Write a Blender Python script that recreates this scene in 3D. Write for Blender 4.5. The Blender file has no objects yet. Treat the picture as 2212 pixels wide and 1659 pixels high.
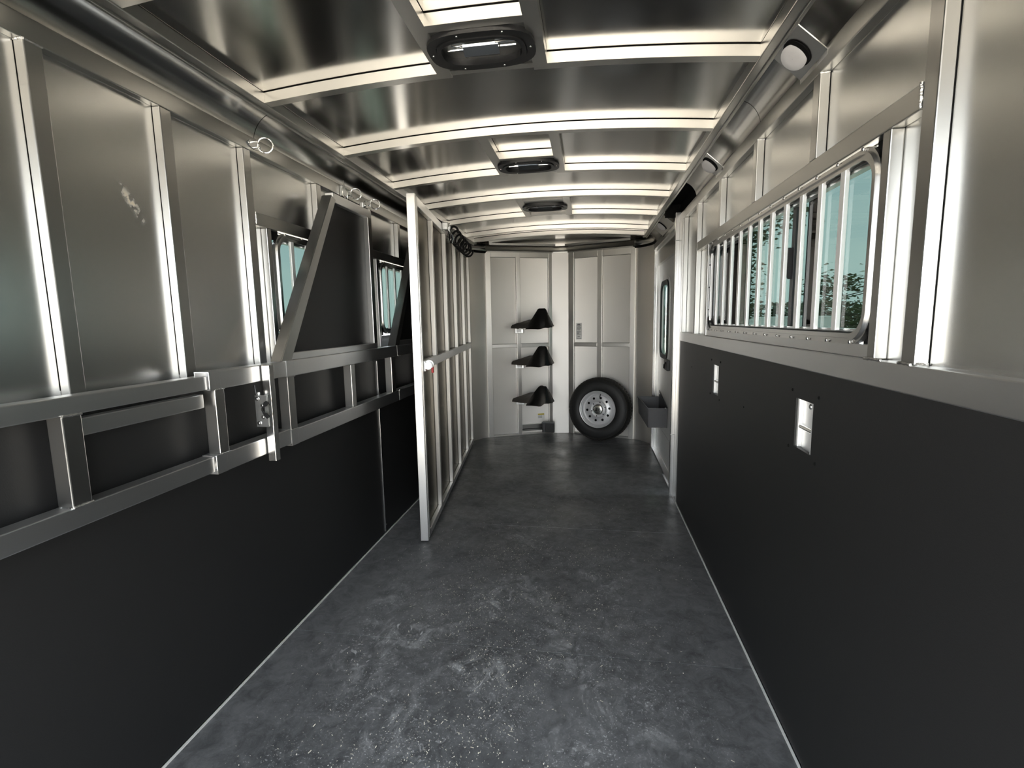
import bpy, bmesh, math, random
from mathutils import Vector, Matrix
from mathutils import noise as mnoise
random.seed(7)
S = bpy.context.scene
COL = S.collection
PI = math.pi

# ------------------------------------------------------------------ camera
def setup_camera():
    f_px, yaw, pitch, roll = 1059.07, .157828, .129158, -.0172859
    f = Vector((-math.sin(yaw), math.cos(yaw), 0)); r = Vector((math.cos(yaw), math.sin(yaw), 0)); u = Vector((0, 0, 1))
    cp, sp = math.cos(pitch), math.sin(pitch)
    f, u = cp*f - sp*u, sp*f + cp*u
    c, s = math.cos(roll), math.sin(roll)
    r, u = c*r + s*u, -s*r + c*u
    cam = bpy.data.cameras.new('camera'); co = bpy.data.objects.new('camera', cam); COL.objects.link(co)
    cam.sensor_width = 36; cam.sensor_fit = 'HORIZONTAL'; cam.lens = f_px*36/2212
    cam.clip_start = .02; cam.clip_end = 500
    m = Matrix((( r.x, u.x, -f.x, 0), (r.y, u.y, -f.y, 0), (r.z, u.z, -f.z, 1.45), (0, 0, 0, 1)))
    co.matrix_world = m
    S.camera = co
setup_camera()

# ------------------------------------------------------------------ sky, sun, exposure
W = bpy.data.worlds.new('sky'); S.world = W; W.use_nodes = True
nt = W.node_tree; nt.nodes.clear()
out = nt.nodes.new('ShaderNodeOutputWorld'); bg = nt.nodes.new('ShaderNodeBackground')
tc = nt.nodes.new('ShaderNodeTexCoord'); sep = nt.nodes.new('ShaderNodeSeparateXYZ')
ramp = nt.nodes.new('ShaderNodeValToRGB'); cl = nt.nodes.new('ShaderNodeTexNoise'); mx = nt.nodes.new('ShaderNodeMix')
mx.data_type = 'RGBA'
nt.links.new(tc.outputs['Generated'], sep.inputs[0]); nt.links.new(sep.outputs['Z'], ramp.inputs[0])
ramp.color_ramp.elements[0].position = 0.0; ramp.color_ramp.elements[0].color = (.84, .88, .90, 1)
ramp.color_ramp.elements[1].position = .8; ramp.color_ramp.elements[1].color = (.44, .54, .66, 1)
e = ramp.color_ramp.elements.new(.25); e.color = (.68, .74, .79, 1)
cl.inputs['Scale'].default_value = 2.2; cl.inputs['Detail'].default_value = 5
mp = nt.nodes.new('ShaderNodeMapping'); mp.inputs['Scale'].default_value = (1, 1, 3)
nt.links.new(tc.outputs['Generated'], mp.inputs[0]); nt.links.new(mp.outputs[0], cl.inputs['Vector'])
cr = nt.nodes.new('ShaderNodeValToRGB'); cr.color_ramp.elements[0].position = .42; cr.color_ramp.elements[1].position = .68
nt.links.new(cl.outputs['Fac'], cr.inputs[0]); nt.links.new(cr.outputs[0], mx.inputs[0])
nt.links.new(ramp.outputs[0], mx.inputs[6]); mx.inputs[7].default_value = (.92, .93, .92, 1)
nt.links.new(mx.outputs[2], bg.inputs['Color']); bg.inputs['Strength'].default_value = 2.6
nt.links.new(bg.outputs[0], out.inputs[0])

sun = bpy.data.lights.new('sun', 'SUN'); so = bpy.data.objects.new('sun', sun); COL.objects.link(so)
sun.energy = 5.0; sun.angle = math.radians(6); sun.color = (1, .93, .80)
so.rotation_euler = Vector((-.10, -.62, -.78)).to_track_quat('-Z', 'Y').to_euler()
so.location = (0, 0, 20)

S.cycles.max_bounces = 16; S.cycles.glossy_bounces = 12; S.cycles.diffuse_bounces = 6; S.cycles.transparent_max_bounces = 16
vs = S.view_settings
S.display_settings.display_device = 'sRGB'
vs.view_transform = 'Standard'; vs.look = 'None'; vs.exposure = 1.65; vs.gamma = 1; vs.use_curve_mapping = False

# ------------------------------------------------------------------ materials
def mat(name, col, metal=0, rough=.5, spec=.5, bump=0, bscale=40, stretch=(1, 1, 1), rvar=0, cvar=0, cscale=6, emit=None):
    m = bpy.data.materials.new(name); m.use_nodes = True; n = m.node_tree; b = n.nodes['Principled BSDF']
    b.inputs['Base Color'].default_value = (*col, 1); b.inputs['Metallic'].default_value = metal
    b.inputs['Roughness'].default_value = rough; b.inputs['Specular IOR Level'].default_value = spec
    tcn = n.nodes.new('ShaderNodeTexCoord'); mpn = n.nodes.new('ShaderNodeMapping'); mpn.inputs['Scale'].default_value = stretch
    n.links.new(tcn.outputs['Object'], mpn.inputs[0])
    if bump:
        t = n.nodes.new('ShaderNodeTexNoise'); t.inputs['Scale'].default_value = bscale; t.inputs['Detail'].default_value = 3
        n.links.new(mpn.outputs[0], t.inputs['Vector'])
        bn = n.nodes.new('ShaderNodeBump'); bn.inputs['Strength'].default_value = bump; bn.inputs['Distance'].default_value = .01
        n.links.new(t.outputs['Fac'], bn.inputs['Height']); n.links.new(bn.outputs[0], b.inputs['Normal'])
    if rvar or cvar:
        t = n.nodes.new('ShaderNodeTexNoise'); t.inputs['Scale'].default_value = cscale; t.inputs['Detail'].default_value = 6
        n.links.new(mpn.outputs[0], t.inputs['Vector'])
        if rvar:
            r = n.nodes.new('ShaderNodeMapRange'); r.inputs[1].default_value = .3; r.inputs[2].default_value = .7
            r.inputs[3].default_value = max(.02, rough-rvar); r.inputs[4].default_value = rough+rvar
            n.links.new(t.outputs['Fac'], r.inputs[0]); n.links.new(r.outputs[0], b.inputs['Roughness'])
        if cvar:
            r = n.nodes.new('ShaderNodeMix'); r.data_type = 'RGBA'
            r.inputs[6].default_value = tuple(max(0, c*(1-cvar)) for c in col)+(1,); r.inputs[7].default_value = tuple(min(1, c*(1+cvar)) for c in col)+(1,)
            n.links.new(t.outputs['Fac'], r.inputs[0]); n.links.new(r.outputs[2], b.inputs['Base Color'])
    if emit: b.inputs['Emission Color'].default_value = (*emit[0], 1); b.inputs['Emission Strength'].default_value = emit[1]
    return m

M = {}  # same aluminium throughout, light and shade put into each part's base colour
M['skin'] = mat('aluminium sheet', (.76, .76, .745), 1, .27, bump=.02, bscale=1.6, cvar=.03, cscale=3)
M['front'] = mat('lit front aluminium sheet', (.93, .90, .855), 1, .48, bump=.03, bscale=2, cvar=.03, cscale=3)  # brighter copy of the wall sheet, light from the open rear painted in
M['ceil'] = mat('aluminium ceiling sheet', (.52, .51, .485), 1, .17, bump=.05, bscale=1.5, cvar=.05, cscale=2.5)
M['tube'] = mat('mill aluminium tube', (.52, .515, .50), 1, .30, cvar=.05, cscale=5)
M['bar'] = mat('satin aluminium bar', (.90, .90, .895), .55, .42)
M['rail'] = mat('shaded aluminium header', (.54, .535, .515), 1, .32, cvar=.06, cscale=3, stretch=(1, .4, 2.5))  # darker copy of the tube aluminium, shade put into its colour
M['centre'] = mat('aluminium nose sheet', (.74, .72, .69), 1, .50)
M['cove'] = mat('aluminium cove sheet', (.55, .545, .525), 1, .20, bump=.04, bscale=2)
M['bow'] = mat('lit aluminium bow', (.78, .76, .725), 1, .34, cvar=.05, cscale=5)  # lighter copy of the tube aluminium for bows, nose frames and gate ribs lit from behind
M['post'] = mat('lit aluminium post', (.92, .915, .905), 1, .30)  # lightest aluminium copy, rear light on the gate post painted in
M['gate_sheet'] = mat('shaded gate aluminium sheet', (.34, .33, .31), 1, .26)  # darker copy of the wall sheet, dim reflections painted into the colour
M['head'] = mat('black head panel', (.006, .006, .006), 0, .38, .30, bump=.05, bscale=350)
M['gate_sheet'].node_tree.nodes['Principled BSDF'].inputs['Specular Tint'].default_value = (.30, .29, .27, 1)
M['skin'].node_tree.nodes['Principled BSDF'].inputs['Specular Tint'].default_value = (.66, .66, .65, 1)
M['caulk'] = mat('white caulk', (.70, .70, .68), 0, .5)
M['tube_y'] = mat('mill aluminium long tube', (.80, .80, .80), 1, .35, cvar=.07, cscale=3, stretch=(1, .4, 2.5))
M['bright'] = mat('polished aluminium', (.66, .655, .645), 1, .24)
M['galv'] = mat('galvanised steel', (.72, .73, .73), 1, .33, cvar=.15, cscale=40)
M['chrome'] = mat('chrome', (.88, .88, .86), 1, .10)
M['black'] = mat('black wall panel', (.014, .0142, .0145), 0, .50, .42, bump=.05, bscale=350)
M['blackp'] = mat('black plastic', (.012, .012, .013), 0, .38, .5)
M['rubber'] = mat('black rubber', (.014, .014, .014), 0, .55, .45, bump=.1, bscale=60)
M['dark'] = mat('dark void', (.006, .006, .006), 0, .8, .1)
M['pad'] = mat('black moulded plastic', (.014, .013, .0125), 0, .28, .75, bump=.3, bscale=14)
M['seat'] = mat('grey-brown moulded plastic', (.12, .11, .097), 0, .40, .6, bump=.35, bscale=18)  # lighter and browner than the pad plastic
M['binp'] = mat('charcoal plastic', (.075, .074, .080), 0, .42, .5)
M['weld'] = mat('weld bead', (.66, .655, .64), 1, .28, bump=.6, bscale=120)
M['red'] = mat('red plastic', (.55, .02, .02), 0, .4)
M['white'] = mat('white label', (.93, .92, .89), 0, .5)
M['ink'] = mat('black ink', (.03, .03, .03), 0, .6)
M['greyink'] = mat('grey ink', (.26, .26, .25), 0, .6)
M['yellow'] = mat('yellow ink', (.62, .48, .06), 0, .5)
M['lens'] = mat('frosted lamp lens', (.55, .54, .54), 0, .35, .5, cvar=.1, cscale=30)
M['rim'] = mat('silver painted wheel', (.66, .66, .67), .35, .36, cvar=.05, cscale=30)
M['tread'] = mat('tyre tread rubber', (.028, .025, .020), 0, .75, .3, bump=.3, bscale=80)
M['chip'] = mat('pale wood shaving', (.80, .75, .64), 0, .8, .2, cvar=.3, cscale=60)
M['ground'] = mat('concrete yard', (.60, .535, .455), 0, .9, .2, cvar=.15, cscale=1.5)
M['leaf'] = mat('leaf', (.060, .085, .025), 0, .6, .3, cvar=.5, cscale=1.5)
M['trunk'] = mat('bark', (.08, .06, .045), 0, .9, .2)
M['paint'] = mat('white paint', (.75, .76, .76), 0, .35)
M['door'] = mat('white door skin', (.74, .74, .72), .15, .38, cvar=.03)
M['screen'] = mat('charcoal screen', (.020, .021, .023), 0, .6, .3)

def floor_mat():
    m = bpy.data.materials.new('dusty rubber mat'); m.use_nodes = True; n = m.node_tree; b = n.nodes['Principled BSDF']; L = n.links
    geo = n.nodes.new('ShaderNodeNewGeometry')
    def noise(scale, det, rough=.5, st=(1, 1, 1), dist=0):
        mpn = n.nodes.new('ShaderNodeMapping'); mpn.inputs['Scale'].default_value = st; L.new(geo.outputs['Position'], mpn.inputs[0])
        t = n.nodes.new('ShaderNodeTexNoise'); t.inputs['Scale'].default_value = scale; t.inputs['Detail'].default_value = det
        t.inputs['Roughness'].default_value = rough; t.inputs['Distortion'].default_value = dist
        L.new(mpn.outputs[0], t.inputs['Vector']); return t.outputs['Fac']
    def rng(s, a, b_, c=0, d=1):
        r = n.nodes.new('ShaderNodeMapRange'); r.inputs[1].default_value = a; r.inputs[2].default_value = b_; r.inputs[3].default_value = c; r.inputs[4].default_value = d
        L.new(s, r.inputs[0]); return r.outputs[0]
    def mul(a, b_):
        r = n.nodes.new('ShaderNodeMath'); r.operation = 'MULTIPLY'
        for i, v in enumerate((a, b_)):
            if isinstance(v, (int, float)): r.inputs[i].default_value = v
            else: L.new(v, r.inputs[i])
        return r.outputs[0]
    def add(a, b_):
        r = n.nodes.new('ShaderNodeMath'); r.operation = 'ADD'; r.use_clamp = True; L.new(a, r.inputs[0]); L.new(b_, r.inputs[1]); return r.outputs[0]
    sp = n.nodes.new('ShaderNodeSeparateXYZ'); L.new(geo.outputs['Position'], sp.inputs[0])
    lane = rng(sp.outputs['Y'], 3.9, 2.2)
    # walked-on centre of the aisle (dust lies there), fading towards the side walls
    cxm = n.nodes.new('ShaderNodeMath'); cxm.operation = 'ADD'; cxm.inputs[1].default_value = .33; L.new(sp.outputs['X'], cxm.inputs[0])
    ab = n.nodes.new('ShaderNodeMath'); ab.operation = 'ABSOLUTE'; L.new(cxm.outputs[0], ab.inputs[0])
    mid = rng(ab.outputs[0], .98, .55)
    patch = rng(noise(1.7, 5, .6, (1, 1, 1), .6), .47, .66)
    blot = mul(mul(rng(noise(8, 7, .72, (1, .8, 1), 1.2), .50, .70), patch), mid)
    fine = mul(rng(noise(52, 5, .75, (1, 1, 1), .8), .56, .72), mid)
    fine = mul(fine, rng(noise(3.2, 3), .38, .62))
    speck = mul(mul(rng(noise(120, 3, .6, (1, 1, 1), .5), .61, .68), mid), rng(noise(5, 4), .40, .60))
    near = rng(sp.outputs['Y'], 2.6, 1.0, .45, 1.0)
    worm = mul(mul(rng(noise(24, 2, .5, (1, .55, 1), 2.4), .66, .71), patch), mid)
    dust = mul(add(add(add(mul(blot, .62), mul(fine, .50)), mul(worm, .6)), mul(mul(speck, near), .85)), lane)
    haze = mul(rng(noise(1.1, 4), .35, .65), .07)
    dust = add(dust, haze)
    mxn = n.nodes.new('ShaderNodeMix'); mxn.data_type = 'RGBA'; L.new(dust, mxn.inputs[0])
    base = n.nodes.new('ShaderNodeMix'); base.data_type = 'RGBA'; L.new(rng(noise(13, 7, .75, (1, 1, 1), .7), .34, .64), base.inputs[0])
    base.inputs[6].default_value = (.046, .048, .051, 1); base.inputs[7].default_value = (.142, .145, .150, 1); L.new(base.outputs[2], mxn.inputs[6])
    mxn.inputs[7].default_value = (.80, .81, .82, 1)
    L.new(mxn.outputs[2], b.inputs['Base Color'])
    far = rng(sp.outputs['Y'], 2.5, 5.5, .50, .34)
    L.new(add(add(mul(dust, .4), far), rng(noise(2.4, 6, .65), .40, .62, -.07, .12)), b.inputs['Roughness'])
    b.inputs['Specular IOR Level'].default_value = .5
    bn = n.nodes.new('ShaderNodeBump'); bn.inputs['Strength'].default_value = .25; bn.inputs['Distance'].default_value = .004
    L.new(noise(30, 5, .6), bn.inputs['Height']); L.new(bn.outputs[0], b.inputs['Normal'])
    return m
M['floor'] = floor_mat()

def glass_mat(name, tint, ref=.10):
    m = bpy.data.materials.new(name); m.use_nodes = True; n = m.node_tree; n.nodes.clear()
    o = n.nodes.new('ShaderNodeOutputMaterial'); t = n.nodes.new('ShaderNodeBsdfTransparent'); g = n.nodes.new('ShaderNodeBsdfGlossy')
    x = n.nodes.new('ShaderNodeMixShader'); fr = n.nodes.new('ShaderNodeFresnel'); fr.inputs['IOR'].default_value = 1.35
    t.inputs[0].default_value = (*tint, 1); g.inputs['Roughness'].default_value = .02
    geo = n.nodes.new('ShaderNodeNewGeometry'); inv = n.nodes.new('ShaderNodeMath'); inv.operation = 'SUBTRACT'; inv.inputs[0].default_value = 1
    mu = n.nodes.new('ShaderNodeMath'); mu.operation = 'MULTIPLY'; n.links.new(geo.outputs['Backfacing'], inv.inputs[1]); n.links.new(inv.outputs[0], mu.inputs[0]); n.links.new(fr.outputs[0], mu.inputs[1])
    n.links.new(mu.outputs[0], x.inputs[0]); n.links.new(t.outputs[0], x.inputs[1]); n.links.new(g.outputs[0], x.inputs[2]); n.links.new(x.outputs[0], o.inputs[0])
    return m
M['glass'] = glass_mat('tinted window glass', (.215, .262, .250))

# scuffed wall skin: a pale scratch mark on the left wall
def scuff_skin():
    m = M['skin'].copy(); m.name = 'aluminium sheet with pale scuff'; n = m.node_tree; L = n.links; b = n.nodes['Principled BSDF']
    geo = n.nodes.new('ShaderNodeNewGeometry'); sub = n.nodes.new('ShaderNodeVectorMath'); sub.operation = 'SUBTRACT'
    sub.inputs[1].default_value = (-1.43, 1.405, 1.838); L.new(geo.outputs['Position'], sub.inputs[0])
    rt = n.nodes.new('ShaderNodeVectorRotate'); rt.rotation_type = 'X_AXIS'; rt.inputs['Angle'].default_value = math.radians(52); L.new(sub.outputs[0], rt.inputs['Vector'])
    sc = n.nodes.new('ShaderNodeVectorMath'); sc.operation = 'MULTIPLY'; sc.inputs[1].default_value = (1, 11, 42); L.new(rt.outputs[0], sc.inputs[0])
    nz = n.nodes.new('ShaderNodeTexNoise'); nz.inputs['Scale'].default_value = 55; nz.inputs['Detail'].default_value = 6; L.new(geo.outputs['Position'], nz.inputs['Vector'])
    ln = n.nodes.new('ShaderNodeVectorMath'); ln.operation = 'LENGTH'; L.new(sc.outputs[0], ln.inputs[0])
    r = n.nodes.new('ShaderNodeMapRange'); r.inputs[1].default_value = .9; r.inputs[2].default_value = .2; L.new(ln.outputs['Value'], r.inputs[0])
    n2 = n.nodes.new('ShaderNodeMapRange'); n2.inputs[1].default_value = .46; n2.inputs[2].default_value = .60; L.new(nz.outputs['Fac'], n2.inputs[0])
    mu = n.nodes.new('ShaderNodeMath'); mu.operation = 'MULTIPLY'; L.new(r.outputs[0], mu.inputs[0]); L.new(n2.outputs[0], mu.inputs[1])
    old = b.inputs['Base Color'].links[0].from_socket
    mxn = n.nodes.new('ShaderNodeMix'); mxn.data_type = 'RGBA'; L.new(mu.outputs[0], mxn.inputs[0]); L.new(old, mxn.inputs[6]); mxn.inputs[7].default_value = (.62, .56, .44, 1)
    L.new(mxn.outputs[2], b.inputs['Base Color'])
    mt = n.nodes.new('ShaderNodeMapRange'); mt.inputs[3].default_value = 1; mt.inputs[4].default_value = 0; L.new(mu.outputs[0], mt.inputs[0]); L.new(mt.outputs[0], b.inputs['Metallic'])
    return m
M['skin_l'] = scuff_skin()

# ------------------------------------------------------------------ mesh helpers
def bx(bm, x0, x1, y0, y1, z0, z1, bev=0.0):
    ps = [(x, y, z) for x in (x0, x1) for y in (y0, y1) for z in (z0, z1)]
    v = [bm.verts.new(p) for p in ps]
    fs = [(0, 1, 3, 2), (4, 6, 7, 5), (0, 4, 5, 1), (2, 3, 7, 6), (0, 2, 6, 4), (1, 5, 7, 3)]
    f = [bm.faces.new([v[i] for i in q]) for q in fs]
    if bev:
        ed = {e for q in f for e in q.edges}
        bmesh.ops.bevel(bm, geom=list(ed), offset=bev, segments=2, affect='EDGES', profile=.5)
def prism(bm, pts, axis, a0, a1):
    """extrude closed polygon pts (2D) along axis; pts are the two other coords in order"""
    def P(p, a):
        if axis == 'x': return (a, p[0], p[1])
        if axis == 'y': return (p[0], a, p[1])
        return (p[0], p[1], a)
    A = [bm.verts.new(P(p, a0)) for p in pts]; B = [bm.verts.new(P(p, a1)) for p in pts]; n = len(pts)
    bm.faces.new(A); bm.faces.new(B[::-1])
    for i in range(n): bm.faces.new((A[i], A[(i+1) % n], B[(i+1) % n], B[i]))
def ring_plate(bm, outer, inner, axis, a0, a1):
    def P(p, a):
        if axis == 'x': return (a, p[0], p[1])
        if axis == 'y': return (p[0], a, p[1])
        return (p[0], p[1], a)
    n = len(outer)
    O0 = [bm.verts.new(P(p, a0)) for p in outer]; O1 = [bm.verts.new(P(p, a1)) for p in outer]
    I0 = [bm.verts.new(P(p, a0)) for p in inner]; I1 = [bm.verts.new(P(p, a1)) for p in inner]
    for i in range(n):
        j = (i+1) % n
        bm.faces.new((O0[i], O0[j], I0[j], I0[i])); bm.faces.new((O1[j], O1[i], I1[i], I1[j]))
        bm.faces.new((O0[j], O0[i], O1[i], O1[j])); bm.faces.new((I0[i], I0[j], I1[j], I1[i]))
def rrect(x0, x1, y0, y1, r, seg=8):
    p = []
    for cx, cy, a in ((x1-r, y1-r, 0), (x0+r, y1-r, 90), (x0+r, y0+r, 180), (x1-r, y0+r, 270)):
        for i in range(seg+1):
            t = math.radians(a+90*i/seg); p.append((cx+r*math.cos(t), cy+r*math.sin(t)))
    return p
def tube(bm, pts, r, seg=8, closed=False, cap=True):
    pts = [Vector(p) for p in pts]; n = len(pts); rings = []; up = None
    for i, p in enumerate(pts):
        if closed: d = (pts[(i+1) % n]-pts[i-1]).normalized()
        else: d = (pts[min(i+1, n-1)]-pts[max(i-1, 0)]).normalized()
        if up is None: up = Vector((0, 0, 1)) if abs(d.z) < .9 else Vector((1, 0, 0))
        a = d.cross(up).normalized(); b = a.cross(d).normalized(); up = b
        rr = r[i] if isinstance(r, (list, tuple)) else r
        rings.append([bm.verts.new(p+rr*(math.cos(2*PI*k/seg)*a+math.sin(2*PI*k/seg)*b)) for k in range(seg)])
    for i in range(n if closed else n-1):
        A, B = rings[i], rings[(i+1) % n]
        for k in range(seg): bm.faces.new((A[k], A[(k+1) % seg], B[(k+1) % seg], B[k]))
    if cap and not closed: bm.faces.new(rings[0][::-1]); bm.faces.new(rings[-1])
def lathe(bm, prof, M4, seg=48):
    """profile of (r, h) around local z, placed by matrix"""
    rings = []
    for r, h in prof:
        rings.append([bm.verts.new(M4 @ Vector((r*math.cos(2*PI*k/seg), r*math.sin(2*PI*k/seg), h))) for k in range(seg)])
    for A, B in zip(rings, rings[1:]):
        for k in range(seg): bm.faces.new((A[k], A[(k+1) % seg], B[(k+1) % seg], B[k]))
    return rings
def dome(bm, c, axis, r, h, seg=10):
    q = Vector(axis).to_track_quat('Z', 'Y').to_matrix().to_4x4(); q.translation = Vector(c)
    lathe(bm, [(r, 0), (r*.95, h*.4), (r*.6, h*.85), (.0005, h)], q, seg)
def disc(bm, c, axis, r, h, seg=24, cap=True):
    q = Vector(axis).to_track_quat('Z', 'Y').to_matrix().to_4x4(); q.translation = Vector(c)
    R = lathe(bm, [(r, 0), (r, h)], q, seg)
    if cap: bm.faces.new(R[0][::-1]); bm.faces.new(R[1])
def grid(bm, rows):
    R = [[bm.verts.new(p) for p in r] for r in rows]
    for A, B in zip(R, R[1:]):
        for k in range(len(A)-1): bm.faces.new((A[k], A[k+1], B[k+1], B[k]))
def mk(name, bm, m, parent=None, smooth=False, label=None, fix=True):
    if fix: bmesh.ops.recalc_face_normals(bm, faces=bm.faces[:])
    me = bpy.data.meshes.new(name); bm.to_mesh(me); bm.free()
    me.materials.append(M[m])
    if smooth:
        for p in me.polygons: p.use_smooth = True
        try: me.set_sharp_from_angle(angle=math.radians(38))
        except Exception: pass
    o = bpy.data.objects.new(name, me); COL.objects.link(o)
    if parent is not None:
        o.parent = parent; o.matrix_parent_inverse = Matrix.Identity(4)
        o.matrix_basis = parent_world(parent).inverted()
    if label: o['label'] = label
    return o
def parent_world(p):
    m = p.matrix_basis.copy()
    while p.parent is not None: p = p.parent; m = p.matrix_basis @ m
    return m
def box(name, m, parent, *a, bev=.0015, label=None):
    bm = bmesh.new(); bx(bm, *a, bev=bev); return mk(name, bm, m, parent, label=label)
def thing(name, label, cat, loc=(0, 0, 0), group=None):
    o = bpy.data.objects.new(name, None); COL.objects.link(o); o.location = loc; o.empty_display_size = .1
    o['label'] = label; o['category'] = cat
    if group: o['group'] = group
    return o
def tag(o, label, cat, group=None):
    o['label'] = label; o['category'] = cat
    if group: o['group'] = group
    return o
def struct(o, label=None, cat=None):
    o['kind'] = 'structure'
    if label: o['label'] = label
    o['category'] = cat or o.name.split('_')[0]
    return o
def copy_tree(o, parent=None):
    c = o.copy(); COL.objects.link(c)
    if parent is not None: c.parent = parent
    for ch in [k for k in o.children]: copy_tree(ch, c)
    return c
# rectangles of a sheet (y,z) with rectangular holes
def holed(bm, x0, x1, Y0, Y1, Z0, Z1, holes):
    ys = sorted({Y0, Y1, *[v for h in holes for v in h[:2]]}); zs = sorted({Z0, Z1, *[v for h in holes for v in h[2:]]})
    for a, b in zip(ys, ys[1:]):
        for c, d in zip(zs, zs[1:]):
            ym, zm = (a+b)/2, (c+d)/2
            if any(h[0] < ym < h[1] and h[2] < zm < h[3] for h in holes): continue
            bx(bm, x0, x1, a, b, c, d)

XL, XR = -1.40, .68          # room faces of the studs
SD = .03                     # stud depth
YB = -.30                    # rear edge of the trailer body
HT0, HT1 = 2.17, 2.23        # header rail

# ------------------------------------------------------------------ ground outside
bm = bmesh.new(); bx(bm, -60, 60, -60, 60, -.62, -.52)
struct(mk('ground', bm, 'ground'), 'pale concrete yard outside the trailer', 'ground')

# ------------------------------------------------------------------ floor
bm = bmesh.new(); bx(bm, -1.47, .80, YB, 6.35, -.06, -.012)
floor = struct(mk('floor', bm, 'tube_y'), 'trailer floor deck under the rubber mats', 'floor')

# nose outline of the front wall (room side)
NOSE = [(-1.43, 5.50), (-1.425, 5.58), (-1.405, 5.67), (-1.36, 5.765), (-1.30, 5.84), (-1.225, 5.905), (-.46, 6.235), (-.26, 6.245), (.505, 5.975), (.575, 5.93), (.64, 5.86), (.69, 5.76), (.715, 5.66), (.72, 5.56)]
def nose_y(x):
    for (a, b), (c, d) in zip(NOSE, NOSE[1:]):
        if a <= x <= c: return b+(d-b)*(x-a)/(c-a)
    return 5.5

mats = [(YB, .680, 'near rubber floor mat directly below the camera at the bottom edge'),
        (.684, 1.983, 'rubber floor mat with dusty grey patches and wood chips in the foreground'),
        (1.987, 3.290, 'speckled rubber floor mat level with the black folded dividers'),
        (3.294, 4.600, 'darker glossy rubber floor mat beside the barred partition gate'),
        (4.604, 5.690, 'glossy rubber floor mat in front of the spare wheel'),
        (5.694, None, 'narrow curved rubber floor mat under the spare wheel at the nose')]
for y0, y1, lab in mats:
    bm = bmesh.new()
    if y1: bx(bm, -1.385, .675 if y0 < 4 else .70, y0, y1, -.012, 0, bev=.0005)
    else:
        n = 28; pts = [(-1.385+i*(2.075)/n, 0) for i in range(n+1)]
        pts = [(x, min(nose_y(x)-.006, 6.24)) for x, _ in pts if nose_y(x)-.006 > y0+.01]
        prism(bm, [(pts[0][0], y0)]+pts+[(pts[-1][0], y0)], 'z', -.012, 0)
    tag(mk('rubber_mat', bm, 'floor'), lab, 'rubber mat', 'rubber floor mats')

# ------------------------------------------------------------------ left wall
WL = [(2.075, 2.80, 1.36, 1.868), (3.20, 3.93, 1.36, 1.868)]
bm = bmesh.new(); holed(bm, XL-SD-.03, XL-SD, YB, 5.56, -.05, 2.415, WL)
wall_left = struct(mk('wall_left', bm, 'skin_l'), 'left side wall of aluminium sheet with tubular studs', 'wall')
def stud_l(y, z0, z1): box('stud', 'tube', wall_left, XL-SD, XL, y, y+.046, z0, z1, bev=.003)
for y in (.32, .72, 1.12, 1.517, 1.912, 3.0, 4.1): box('sealant', 'dark', wall_left, XL-SD-.001, XL-SD+.0006, y-.0009, y+.001, 1.28, HT0, bev=0)
for y in (.32, .72, 1.12, 1.517, 1.912): stud_l(y, 1.15, HT0)
stud_l(2.46, 1.925, HT0); stud_l(3.0, 1.15, HT0); stud_l(3.555, 1.925, HT0); stud_l(4.1, 1.15, HT0); stud_l(4.65, 1.15, HT0); stud_l(5.2, 1.15, HT0)
box('header_rail', 'rail', wall_left, XL-SD, XL, YB, 5.56, HT0, HT1, bev=.003)
for a, b in ((1.958, 2.99), (3.046, 4.09)):
    box('window_header', 'rail', wall_left, XL-SD, XL, a, b, 1.871, 1.925, bev=.003)
for y in (2.028, 2.84, 3.155, 3.97): box('window_jamb', 'tube', wall_left, XL-SD, XL, y, y+.03, 1.15, 1.871, bev=.003)
box('kick_board', 'black', wall_left, XL-.02, XL+.010, YB, 3.052, .012, 1.262, bev=.001)
box('kick_board', 'black', wall_left, XL-.02, XL+.010, 3.062, 5.5, .012, 1.262, bev=.001)
box('joint_strip', 'bright', wall_left, XL+.008, XL+.0155, 3.046, 3.058, .012, 1.20, bev=.001)
bm = bmesh.new()
for z in (.06, .42, .70, .98): dome(bm, (XL+.010, 3.078, z), (1, 0, 0), .005, .003, 8)
mk('rivet', bm, 'bright', wall_left, True)
box('floor_bead', 'caulk', wall_left, XL+.009, XL+.016, YB, 5.5, 0, .006, bev=0)

# ------------------------------------------------------------------ right wall
WR = [(1.36, 3.035, 1.365, 1.868)]; DOOR = (4.06, 5.54, 0, 2.16)
bm = bmesh.new(); holed(bm, XR+SD, XR+SD+.03, YB, 4.04, -.05, 2.415, WR); bx(bm, XR+SD+.0, XR+SD+.03, 4.04, 5.56, 2.0, 2.415)
bx(bm, XR+SD, XR+SD+.03, 5.50, 5.56, -.05, 2.0)
wall_right = struct(mk('wall_right', bm, 'skin'), 'right side wall of aluminium sheet with black lower panel', 'wall')
def stud_r(y, z0, z1): box('stud', 'tube', wall_right, XR, XR+SD, y, y+.046, z0, z1, bev=.003)
for y, z in ((.34, 1.34), (.75, 1.34), (1.157, 1.34), (1.70, 1.925), (2.262, 1.925), (2.825, 1.925), (3.385, 1.34), (3.83, 1.34)):
    box('sealant', 'dark', wall_right, XR+SD-.0006, XR+SD+.001, y-.0009, y+.001, z, HT0, bev=0)
for y in (.34, .75, 1.157): stud_r(y, 1.34, HT0)
for y in (1.70, 2.262, 2.825): stud_r(y, 1.925, HT0)
stud_r(3.385, 1.34, HT0); stud_r(3.83, 1.34, HT0)
box('header_rail', 'rail', wall_right, XR, XR+SD, YB, 5.56, HT0, HT1, bev=.003)
box('window_header', 'rail', wall_right, XR, XR+SD, 1.207, 3.38, 1.871, 1.925, bev=.003)
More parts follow.
